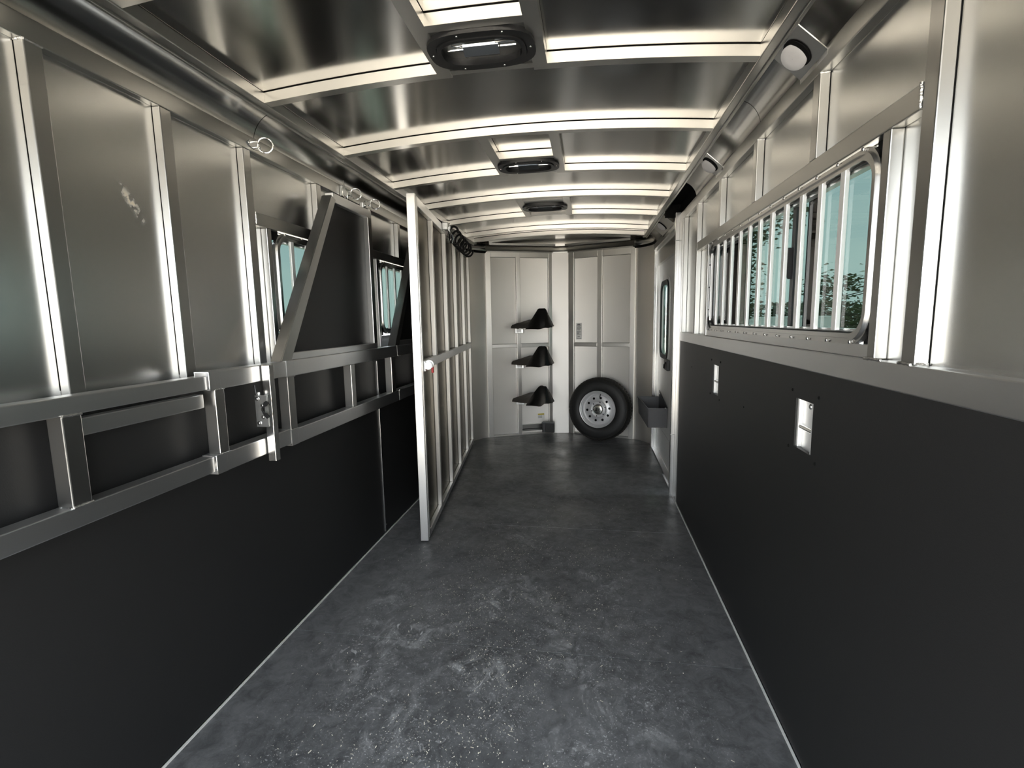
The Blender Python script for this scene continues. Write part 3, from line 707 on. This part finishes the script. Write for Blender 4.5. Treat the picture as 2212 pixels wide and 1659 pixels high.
# ------------------------------------------------------------------ spare wheel
def make_wheel():
    t = thing('spare_wheel', 'spare trailer tyre on a silver wheel leaning against the front wall', 'wheel', (.11, 5.86, 0))
    R0, Wd = .372, .205
    ax = Vector((-.34, -1, .10)).normalized()
    q = ax.to_track_quat('Z', 'Y').to_matrix().to_4x4(); q.translation = Vector((.125, 5.85, R0*math.cos(.10)+.016))
    prof = []
    h = Wd/2
    pts = [(.210, -h*.80), (.232, -h*.98), (.275, -h*1.04), (.320, -h*.98), (.352, -h*.80), (.367, -h*.62), (R0, -h*.3), (R0, h*.3), (.367, h*.62), (.352, h*.80), (.345, h*.86), (.320, h*.98), (.312, h*1.0), (.285, h*1.05), (.262, h*1.06), (.236, h*1.0), (.222, h*.93), (.212, h*.80), (.205, h*.5)]
    bm = bmesh.new(); lathe(bm, pts, q, 72); mk('tyre', bm, 'rubber', t, True)
    # tread blocks
    bm = bmesh.new()
    for k in range(60):
        for row, (ha, hb) in enumerate(((-.85, -.55), (-.45, -.1), (.02, .36), (.46, .85))):
            a0 = 2*PI*(k+.5*(row % 2))/60; a1 = a0+2*PI/60*.72
            ra = R0+.002; rb = R0+.007 if row in (1, 2) else R0+.002
            if row in (0, 3): ra = R0-.008
            v = []
            for rr, aa, hh in ((ra, a0, ha), (ra, a1, ha), (ra, a1, hb), (ra, a0, hb)):
                if row == 0 and hh == -.85 or row == 3 and hh == .85: rr -= .012
                v.append((rr, aa, hh*h))
            lo = [bm.verts.new(q @ Vector(((r-.008)*math.cos(a), (r-.008)*math.sin(a), z))) for r, a, z in v]
            hi = [bm.verts.new(q @ Vector(((r+.002)*math.cos(a), (r+.002)*math.sin(a), z))) for r, a, z in v]
            bm.faces.new(hi)
            for i in range(4): bm.faces.new((lo[i], lo[(i+1) % 4], hi[(i+1) % 4], hi[i]))
    o = mk('tread_blocks', bm, 'tread', t); o['kind'] = 'stuff'
    bm = bmesh.new()
    lathe(bm, [(.214, h*.95), (.219, h*1.02), (.215, h*1.08), (.208, h*1.06), (.203, h*.90), (.196, h*.86), (.190, h*.62), (.184, h*.55), (.176, h*.52), (.170, h*.58), (.165, h*.62), (.150, h*.62), (.105, h*.66), (.098, h*.72), (.088, h*.60), (.078, h*.58), (.066, h*.58)], q, 64)
    rim = mk('wheel_rim', bm, 'rim', t, True)
    for k in range(10):
        a = 2*PI*k/10+.12; c = q @ Vector((.135*math.cos(a), .135*math.sin(a), h*.62))
        bm = bmesh.new(); disc(bm, c, ax, .0145, .0035, 16); mk('vent_hole', bm, 'dark', rim, True)
    for k in range(6):
        a = 2*PI*k/6+.3; c = q @ Vector((.083*math.cos(a), .083*math.sin(a), h*.58))
        bm = bmesh.new(); disc(bm, c, ax, .007, .006, 8); mk('stud_hole', bm, 'dark', rim, True)
    bm = bmesh.new(); lathe(bm, [(.062, h*.50), (.064, h*.78), (.060, h*.86), (.054, h*.90), (.050, h*.86), (.044, h*.88), (.020, h*.90), (.0005, h*.90)], q, 40); mk('hub_cap', bm, 'chrome', t, True)
    c = q @ Vector((.0, .185, h*.62)); up = (q.to_3x3() @ Vector((0, 1, 0)))
    base = q @ Vector((.02, .178, h*.55)); bm = bmesh.new(); tube(bm, [base, base+ax*.02-up*.02, base+ax*.03-up*.035], .005, 8); mk('valve_stem', bm, 'rubber', t, True)
    return t
make_wheel()

# ------------------------------------------------------------------ saddle racks
def make_rack(z, label, low=False, k=0):
    t = thing('saddle_rack', label, 'saddle rack', (-.87, 6.02, z), 'black saddle racks on the front wall')
    # arched pad: cross-sections run from the far left to the near right; each has a ridge and two flanks
    secs = [  # (x, y, ridge h, near half-width, far half-width, drop near, drop far, top half)
        ]
    bm = bmesh.new()
    P = lambda x, y, h: Vector((x, y, z+h))
    H = .215 if not low else .200
    rows = [
        [P(-.930, 5.82, -.010), P(-.926, 5.825, .014), P(-.915, 5.84, .030), P(-.885, 5.88, .036), P(-.84, 5.94, .040), P(-.78, 6.01, .045), P(-.72, 6.08, .03)],
        [P(-.875, 5.79, -.012), P(-.868, 5.80, .030), P(-.850, 5.82, .052), P(-.82, 5.87, .058), P(-.78, 5.93, .062), P(-.72, 6.00, .070), P(-.66, 6.07, .04)],
        [P(-.815, 5.76, -.014), P(-.805, 5.77, .030), P(-.785, 5.80, .050), P(-.755, 5.85, .062), P(-.72, 5.91, .090), P(-.67, 5.98, .088), P(-.61, 6.04, .04)],
        [P(-.765, 5.74, -.014), P(-.752, 5.75, .030), P(-.725, 5.78, .055), P(-.695, 5.83, .072), P(-.66, 5.89, .092), P(-.61, 5.96, .080), P(-.56, 6.02, .02)],
        [P(-.725, 5.72, -.010), P(-.700, 5.73, .050), P(-.665, 5.755, .100), P(-.63, 5.79, .130), P(-.60, 5.85, .135), P(-.56, 5.92, .10), P(-.50, 5.98, .02)],
        [P(-.700, 5.70, .000), P(-.640, 5.705, .105), P(-.605, 5.715, .160), P(-.578, 5.73, .200), P(-.555, 5.76, H), P(-.515, 5.82, .17), P(-.45, 5.90, .02)],
    ]
    grid(bm, rows)
    bmesh.ops.solidify(bm, geom=bm.faces[:], thickness=.010)
    mk('pad_seat', bm, 'seat', t, True)
    # near arch (pommel end), an upright moulded shell
    bm = bmesh.new()
    A = [P(-.735, 5.70, -.014), P(-.690, 5.695, .055), P(-.640, 5.69, .130), P(-.590, 5.685, H-.008), P(-.575, 5.685, H), P(-.507, 5.685, H), P(-.497, 5.69, H-.012), P(-.470, 5.70, .12), P(-.440, 5.71, .055), P(-.420, 5.72, .010)]
    B = [P(-.735, 5.655, -.018), P(-.68, 5.652, .012), P(-.62, 5.640, .070), P(-.585, 5.64, .115), P(-.565, 5.64, .120), P(-.510, 5.64, .120), P(-.495, 5.64, .112), P(-.465, 5.645, .060), P(-.445, 5.65, .030), P(-.425, 5.66, .000)]
    Cc = [P(-.735, 5.635, -.022), P(-.67, 5.625, -.020), P(-.61, 5.61, -.022), P(-.58, 5.60, -.024), P(-.555, 5.60, -.022), P(-.515, 5.60, -.008), P(-.495, 5.605, -.006), P(-.465, 5.615, -.008), P(-.445, 5.63, -.004), P(-.418, 5.65, -.004)]
    if low: Cc = [p+Vector((0, 0, -.004 if p.x < -.55 else .012)) for p in Cc]
    grid(bm, [A, B, Cc]); bmesh.ops.solidify(bm, geom=bm.faces[:], thickness=.008); mk('pad_end', bm, 'pad', t, True)
    bm = bmesh.new()
    grid(bm, [[P(-.507, 5.687, H), P(-.495, 5.70, H-.01)], [P(-.47, 5.69, .12), P(-.458, 5.72, .12)], [P(-.42, 5.71, .005), P(-.408, 5.76, .010)]])
    bmesh.ops.solidify(bm, geom=bm.faces[:], thickness=.006); mk('side_flap', bm, 'seat', t, True)
    bm = bmesh.new(); bx(bm, -.905, -.800, 5.99, 6.055, -.075+z, -.012+z, .004); mk('bracket', bm, 'galv', t)
    bm = bmesh.new(); bx(bm, -.880, -.828, 5.975, 5.995, -.062+z, -.030+z, .003); mk('pivot', bm, 'rim', t)
    bm = bmesh.new(); bx(bm, -.86, -.62, 5.82, 5.85, z-.022, z-.002, .003); bx(bm, -.86, -.83, 5.82, 6.06, z-.022, z-.002, .003); mk('support_arm', bm, 'galv', t)
    return t
make_rack(1.365, 'topmost of three black moulded saddle racks on the front wall')
make_rack(.932, 'middle one of three black moulded saddle racks on the front wall')
make_rack(.478, 'lowest of three black moulded saddle racks, above the small caution label', True)

# ------------------------------------------------------------------ folded stall dividers on the left wall
def capend(bm, x0, x1, y, z0, z1, t=.003):  # open tube end: thin-walled ring at y
    ring_plate(bm, [(x0, z0), (x1, z0), (x1, z1), (x0, z1)], [(x0+t, z0+t), (x1-t, z0+t), (x1-t, z1-t), (x0+t, z1-t)], 'y', y, y+.05)
XF = -1.30
dv = thing('stall_divider', 'near folded divider of two long aluminium rails along the left wall', 'divider', (XF, 1.0, .92), 'folded stall dividers')
box('top_rail', 'tube_y', dv, XF-.058, XF-.008, YB+.1, 1.501, 1.229, 1.277, bev=.003)
box('bottom_rail', 'tube_y', dv, XF-.058, XF-.008, YB+.1, 1.501, .934, .990, bev=.003)
box('inner_rail', 'tube_y', dv, XF-.062, XF-.028, 1.07, 1.501, 1.165, 1.213, bev=.003)
box('upright', 'tube', dv, XF-.056, XF-.008, 1.018, 1.068, .990, 1.229, bev=.003)
box('upright', 'tube', dv, XF-.056, XF-.008, .35, .40, .990, 1.229, bev=.003)
weld(dv, [(XF-.007, 1.018, 1.229), (XF-.007, 1.068, 1.229)]); weld(dv, [(XF-.007, 1.018, .991), (XF-.007, 1.068, .991)]); weld(dv, [(XF-.050, 1.017, .99), (XF-.01, 1.017, .99)], .003)
# middle section with latch
dm = thing('divider_extension', 'short double-rail divider section carrying the slam latch post', 'divider', (XF, 1.7, .92))
for z0, z1 in ((1.225, 1.290), (.925, .993)):
    bm = bmesh.new(); bx(bm, XF-.058, XF, 1.55, 1.941, z0, z1, .003); capend(bm, XF-.058, XF, 1.502, z0, z1); mk('top_rail' if z0 > 1 else 'bottom_rail', bm, 'tube_y', dm)
box('upright', 'tube', dm, XF-.05, XF-.002, 1.525, 1.570, .993, 1.225, bev=.003)
weld(dm, [(XF-.001, 1.525, 1.225), (XF-.001, 1.570, 1.225)], .003); weld(dm, [(XF-.001, 1.53, .993), (XF-.001, 1.573, .993)], .003); 
lp = box('latch_post', 'bright', dm, XF+.004, XF+.040, 1.770, 1.800, .895, 1.290, bev=.003)
ly = 1.742; XF0 = XF; XF = XF-.009
bm = bmesh.new()
prism(bm, [(XF-.004, 1.045), (XF+.045, 1.045), (XF+.045, 1.085), (XF+.036, 1.10), (XF+.020, 1.108), (XF+.020, 1.122), (XF+.036, 1.130), (XF+.045, 1.142), (XF+.045, 1.172), (XF-.004, 1.172)], 'y', ly, ly+.006)
prism(bm, [(XF+.030, 1.045), (XF+.047, 1.045), (XF+.047, 1.172), (XF+.030, 1.172)], 'y', ly+.008, ly+.028)
lb = mk('latch_plate', bm, 'galv', dm)
for (x, z) in ((.006, 1.158), (.028, 1.132), (.028, 1.085), (.008, 1.060)):
    bm = bmesh.new(); disc(bm, (XF+x, ly, z), (0, -1, 0), .0085, .003, 16); dome(bm, (XF+x, ly-.003, z), (0, -1, 0), .005, .002, 10); mk('rivet', bm, 'bright', lb, True)
for s in (1, -1):
    pts = [(XF+.022, 1.115), (XF+.034, 1.115+s*.010), (XF+.046, 1.115+s*.014), (XF+.056, 1.115+s*.026), (XF+.060, 1.115+s*.018), (XF+.056, 1.115+s*.030), (XF+.046, 1.115+s*.036), (XF+.036, 1.115+s*.030), (XF+.030, 1.115+s*.018)]
    bm = bmesh.new(); prism(bm, pts if s > 0 else pts[::-1], 'y', ly-.004, ly-.001); mk('latch_jaw', bm, 'blackp', lb)
bm = bmesh.new(); tube(bm, [(XF+.006, ly, 1.172), (XF+.004, ly-.002, 1.195), (XF-.002, ly+.002, 1.212), (XF-.01, ly+.01, 1.205)], .0035, 8); mk('latch_cable', bm, 'blackp', lb, True)
box('cable_clamp', 'galv', lb, XF+.0, XF+.012, ly, ly+.012, 1.170, 1.184, bev=.001)

XF = XF0
def make_divider(y0, name_label, group):
    d = thing('head_divider', name_label, 'divider', (XF, y0, .92), group)
    F = XF+.002
    for z0, z1, nm in ((1.222, 1.292, 'top_rail'), (.915, .985, 'bottom_rail')):
        bm = bmesh.new(); bx(bm, F-.058, F, y0+.045, y0+1.243, z0, z1, .003); capend(bm, F-.058, F, y0-.003, z0, z1); mk(nm, bm, 'tube_y', d)
    for a, b2 in ((.000, .05), (.58, .625), (1.14, 1.20)): 
        if y0 > 3 and a == 0: continue
        box('upright', 'tube', d, F-.05, F-.002, y0+a, y0+b2, .985, 1.222, bev=.003)
    weld(d, [(F, y0+.001, 1.222), (F, y0+.052, 1.222)], .003); weld(d, [(F, y0, .986), (F, y0+.055, .986)], .003)
    # slanted near post of the head panel
    bm = bmesh.new()
    yb, yt = y0-.035, y0+.475; w = .058
    prism(bm, [(yb, 1.292), (yb+w+.02, 1.292), (yt+w*.9, 2.085), (yt+.006, 2.100)], 'x', F-.056, F-.002)
    ed = [e for e in bm.edges]; bmesh.ops.bevel(bm, geom=ed, offset=.003, segments=2, affect='EDGES')
    mk('slanted_post', bm, 'tube', d)
    yp = y0+.905
    box('head_post', 'tube', d, F-.052, F-.006, yp, yp+.048, 1.325, 2.075, bev=.003)
    box('head_top_rail', 'tube_y', d, F-.052, F-.006, yt+.03, yp+.048, 2.070, 2.118, bev=.003)
    box('head_bottom_rail', 'tube_y', d, F-.052, F-.006, yb+w+.01, yp+.048, 1.292, 1.325, bev=.003)
    bm = bmesh.new(); prism(bm, [(yb+w+.02, 1.32), (yp+.01, 1.32), (yp+.01, 2.075), (yt+.03, 2.075)], 'x', F-.044, F-.034); mk('head_panel', bm, 'head', d)
    return d
make_divider(1.945, 'folded divider with slanted post and black head panel between two left windows', 'folded stall dividers')
make_divider(3.195, 'folded divider partly hidden behind the tall gate beside window', 'folded stall dividers')

# tie rings on the left header
def make_ring(y, label, rr=.030):
    t = thing('tie_ring', label, 'tie ring', (XL, y, 2.20), 'steel tie rings on the left header rail')
    z = 2.20
    bm = bmesh.new(); prism(bm, [(y-.045, z+.0), (y-.028, z-.014), (y, z-.018), (y+.028, z-.014), (y+.045, z), (y+.028, z+.014), (y, z+.018), (y-.028, z+.014)], 'x', XL, XL+.004); mk('base_plate', bm, 'galv', t)
    bm = bmesh.new(); tube(bm, [(XL+.002, y-.006, z+.012), (XL+.022, y-.006, z+.010), (XL+.026, y-.006, z), (XL+.022, y-.006, z-.010), (XL+.002, y-.006, z-.012)], .0045, 8); mk('eye_loop', bm, 'chrome', t, True)
    bm = bmesh.new(); c = Vector((XL+.028+rr*.85, y+.0, z-.004)); n = 28
    q = Vector((.35, -1, .0)).normalized(); a = Vector((0, 0, 1)); b2 = q.cross(a).normalized()
    tube(bm, [c+rr*(math.cos(2*PI*i/n)*a+math.sin(2*PI*i/n)*b2) for i in range(n)], .0032, 8, closed=True); mk('ring', bm, 'chrome', t, True)
    for dy in (-.034, .034):
        bm = bmesh.new(); dome(bm, (XL+.004, y+dy, z), (1, 0, 0), .005, .004, 8); mk('bolt', bm, 'chrome', t, True)
make_ring(1.985, 'steel tie ring on left header rail nearest the camera')
make_ring(2.80, 'first steel tie ring above the black head panel, beside the hook')
make_ring(3.06, 'second steel tie ring above the black head panel, nearer the tall gate')
t = thing('hook_latch', 'small bright spring hook hanging beside the first pair of tie rings', 'hook', (XL, 2.72, 2.2))
bm = bmesh.new(); tube(bm, [(XL+.03, 2.70, 2.245), (XL+.032, 2.70, 2.215), (XL+.024, 2.695, 2.20), (XL+.026, 2.695, 2.165), (XL+.036, 2.70, 2.150)], .0035, 8); mk('hook_wire', bm, 'chrome', t, True)
bm = bmesh.new(); tube(bm, [(XL+.034, 2.715, 2.205), (XL+.036, 2.73, 2.19), (XL+.03, 2.735, 2.15), (XL+.022, 2.725, 2.12), (XL+.028, 2.725, 2.10)], .003, 8); mk('hook_tail', bm, 'chrome', t, True)
bm = bmesh.new(); bx(bm, XL, XL+.02, 2.705, 2.76, 2.165, 2.225, .004); mk('hook_body', bm, 'galv', t)
t = thing('spring_bolt', 'stubby cast bracket below the tie rings at the head panel corner', 'bracket', (XF, 2.83, 2.13))
bm = bmesh.new(); bx(bm, XF-.03, XF-.004, 2.80, 2.86, 2.118, 2.150, .006); bx(bm, XF-.05, XF-.01, 2.86, 2.91, 2.110, 2.134, .005); mk('bracket_body', bm, 'galv', t)
bm = bmesh.new(); dome(bm, (XF-.004, 2.825, 2.134), (1, 0, 0), .009, .006, 10); mk('bolt', bm, 'chrome', t, True)

# ------------------------------------------------------------------ tall partition gate
ang = math.atan2(.307, 2.57)
gate = thing('partition_gate', 'tall aluminium partition gate with upright ribs, swung back by left wall', 'gate', (-1.04, 2.95, 0)); gate.rotation_euler = (0, 0, ang)
GM = Matrix.Translation((-1.04, 2.95, 0)) @ Matrix.Rotation(ang, 4, 'Z'); GL = 2.60; ZT = 2.212
def gbox(name, m, x0, x1, y0, y1, z0, z1, bev=.002, parent=None):
    bm = bmesh.new(); bx(bm, x0, x1, y0, y1, z0, z1, bev=bev); bmesh.ops.transform(bm, matrix=GM, verts=bm.verts[:]); return mk(name, bm, m, parent or gate)
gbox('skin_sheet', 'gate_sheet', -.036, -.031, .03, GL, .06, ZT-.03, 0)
gbox('near_post', 'post', -.055, -.004, -.004, .024, .018, ZT+.008, .002)
gbox('near_channel', 'tube', -.034, .0, .024, .050, .03, ZT, .002)
gbox('top_rail', 'tube_y', -.03, .0, .05, GL, ZT-.055, ZT, .003); gbox('bottom_rail', 'tube_y', -.03, .0, .03, GL, .03, .075, .003)
gbox('mid_rail', 'tube_y', -.03, .004, .05, GL, 1.145, 1.205, .003)
for s in (.480, 1.025, 1.553, 2.100, 2.555):
    gbox('rib', 'bow', -.031, 0, s, s+.045, .075, 1.145, .003); gbox('rib', 'bow', -.031, 0, s, s+.045, 1.205, ZT-.055, .003)
# bolt latch with red tab
g = gbox('bolt_latch', 'galv', .0, .012, .045, .135, 1.135, 1.200, .003)
def gmk(name, bm, m, parent, smooth=True): bmesh.ops.transform(bm, matrix=GM, verts=bm.verts[:]); return mk(name, bm, m, parent, smooth)
bm = bmesh.new(); disc(bm, (.030, .050, 1.172), (0, -1, 0), .024, .014, 20); disc(bm, (.030, .085, 1.178), (0, -1, 0), .028, .012, 20); gmk('collar', bm, 'galv', g)
bm = bmesh.new(); tube(bm, [(.030, .020, 1.174), (.030, .15, 1.174)], .012, 12); gmk('bolt', bm, 'chrome', g)
bm = bmesh.new(); bx(bm, .034, .048, .11, .135, 1.118, 1.160, .004); gmk('red_tab', bm, 'red', g, False)
# coiled cord on the gate top
t = thing('coiled_cord', 'black coiled cord hanging on a clip along the gate top', 'cord', (-1.1, 3.9, 2.2))
bm = bmesh.new(); n = 220; turns = 6; pts = []
for i in range(n):
    u = i/(n-1); a = 2*PI*turns*u; s = 1.12+1.05*u
    pts.append(GM @ Vector((.050+.046*math.cos(a), s, 2.175+.062*math.sin(a)-.01*math.sin(PI*u))))
tube(bm, pts, .0095, 7); mk('coil', bm, 'rubber', t, True)
bm = bmesh.new(); tube(bm, [GM @ Vector((.045, .98+.03*math.sin(i*.8), 2.19+.035*math.cos(i*.8))) for i in range(9)], .006, 7); mk('clip_ring', bm, 'chrome', t, True)
bm = bmesh.new(); bx(bm, .0, .045, .90, .985, 2.165, 2.222, .004); bmesh.ops.transform(bm, matrix=GM, verts=bm.verts[:]); mk('clip_bracket', bm, 'galv', t)
bm = bmesh.new(); tube(bm, [GM @ Vector((.02+.02*math.sin(i*.9), 1.06+.016*i, 2.15+.04*math.cos(i*.9))) for i in range(14)], .006, 7); mk('end_hook', bm, 'chrome', t, True)

# ------------------------------------------------------------------ wood shavings scattered on the mats
bm = bmesh.new(); rnd = random.Random(3)
cnt = 0
while cnt < 7500:
    y = rnd.uniform(.55, 3.9); x = rnd.gauss(-.32, .42)
    if not -1.25 < x < .60: continue
    nv = mnoise.noise(Vector((x*2.6, y*2.2, 3.3)))+.5*mnoise.noise(Vector((x*8, y*8, 1)))
    if rnd.random() > max(.05, .42+nv*1.5)*(1.0 if y < 3.0 else .25): continue
    L = rnd.choice((.0014, .0018, .0022, .003, .004) if rnd.random() > .035 else (.008, .012)); w = min(L*rnd.uniform(.3, .8), .0028); a = rnd.uniform(0, 2*PI); h = rnd.uniform(.0008, .003)
    dx, dy = math.cos(a)*L/2, math.sin(a)*L/2; px, py = -math.sin(a)*w/2, math.cos(a)*w/2
    v = [bm.verts.new(p) for p in ((x-dx-px, y-dy-py, .0004), (x+dx-px, y+dy-py, h), (x+dx+px, y+dy+py, h), (x-dx+px, y-dy+py, .0006))]
    bm.faces.new(v); cnt += 1
o = mk('wood_shavings', bm, 'chip'); o['kind'] = 'stuff'; tag(o, 'pale wood shavings scattered over the rubber mats', 'shavings')

# ------------------------------------------------------------------ outside: trees, hedge line, white trailer
def make_tree(x, y, h, r, label, n=1500, z0=-.52, sx=1, dens=.06, group='trees outside the windows'):
    t = thing('tree', label, 'tree', (x, y, z0), group)
    rnd = random.Random(int(x*31+y*7)); bm = bmesh.new()
    tube(bm, [(x, y, z0), (x+.05, y, z0+h*.4), (x-.06, y+.05, z0+h*.75), (x, y, z0+h*.95)], [h*.022, h*.016, h*.010, h*.004], 8)
    for i in range(9):
        a = rnd.uniform(0, 2*PI); b0 = z0+h*rnd.uniform(.3, .8)
        tube(bm, [(x, y, b0), (x+math.cos(a)*r*.5*sx, y+math.sin(a)*r*.5, b0+h*.08), (x+math.cos(a)*r*.85*sx, y+math.sin(a)*r*.8, b0+h*.12)], [h*.008, h*.005, h*.002], 6)
    mk('trunk', bm, 'trunk', t, True)
    bm = bmesh.new()
    cl = [(Vector((rnd.gauss(0, r*.42*sx), rnd.gauss(0, r*.42), h*rnd.uniform(.32, .95))), r*rnd.uniform(.18, .38)) for _ in range(22)]
    for i in range(n):
        c, cr = rnd.choice(cl); d = Vector((rnd.gauss(0, 1), rnd.gauss(0, 1), rnd.gauss(0, .8))); p = Vector((x, y, z0))+c+d*cr*.55
        s = dens*rnd.uniform(.6, 1.4); q = Matrix.Rotation(rnd.uniform(0, 6.28), 3, 'Z') @ Matrix.Rotation(rnd.uniform(-1.2, 1.2), 3, 'X')
        v = [bm.verts.new(p+q @ Vector(k)*s) for k in ((-1, 0, 0), (0, -.55, .1), (1, 0, 0), (0, .55, .1))]; bm.faces.new(v)
    o = mk('crown', bm, 'leaf', t, fix=False)
    return t
make_tree(4.35, 15.2, 6.6, 1.5, 'tall loose tree seen between the bars in the middle of the right window', 2600, dens=.075)
make_tree(2.6, 10.5, 4.6, .9, 'dark leafy tree seen through the far end of the right window', 2200, dens=.08)
make_tree(12.2, 26.5, 3.7, 2.2, 'low round tree seen through the near pane of the right window', 1800, dens=.12)
make_tree(17.2, 28, 4.0, 2.2, 'bushy tree at the right corner of the right window', 1800, dens=.12)
bm = bmesh.new(); rnd = random.Random(5)
for i in range(9000):
    u = rnd.random(); x = 4+u*34; y = 44+rnd.gauss(0, 1.0)-u*6; z = -.5+rnd.random()**.8*(2.9+.7*mnoise.noise(Vector((x*.5, 0, 0))))
    s = .20*rnd.uniform(.6, 1.4); q = Matrix.Rotation(rnd.uniform(0, 6.28), 3, 'Z') @ Matrix.Rotation(rnd.uniform(-1.2, 1.2), 3, 'X')
    bm.faces.new([bm.verts.new(Vector((x, y, z))+q @ Vector(k)*s) for k in ((-1, 0, 0), (0, -.6, .1), (1, 0, 0), (0, .6, .1))])
o = mk('hedge', bm, 'leaf', fix=False); o['kind'] = 'stuff'; tag(o, 'low far line of green bushes outside the right window', 'hedge')
t = thing('cargo_trailer', 'white box trailer parked outside the right window', 'trailer', (6.6, 19, -.52))
box('box_body', 'paint', t, 6.2, 8.2, 18.4, 21.5, -.1, 1.38, bev=.03); box('roof_edge', 'paint', t, 6.17, 8.23, 18.37, 21.53, 1.36, 1.42, bev=.01)
for y in (19.5, 20.4):
    bm = bmesh.new(); disc(bm, (6.17, y, -.2), (-1, 0, 0), .32, .18, 24); mk('wheel', bm, 'rubber', t, True)
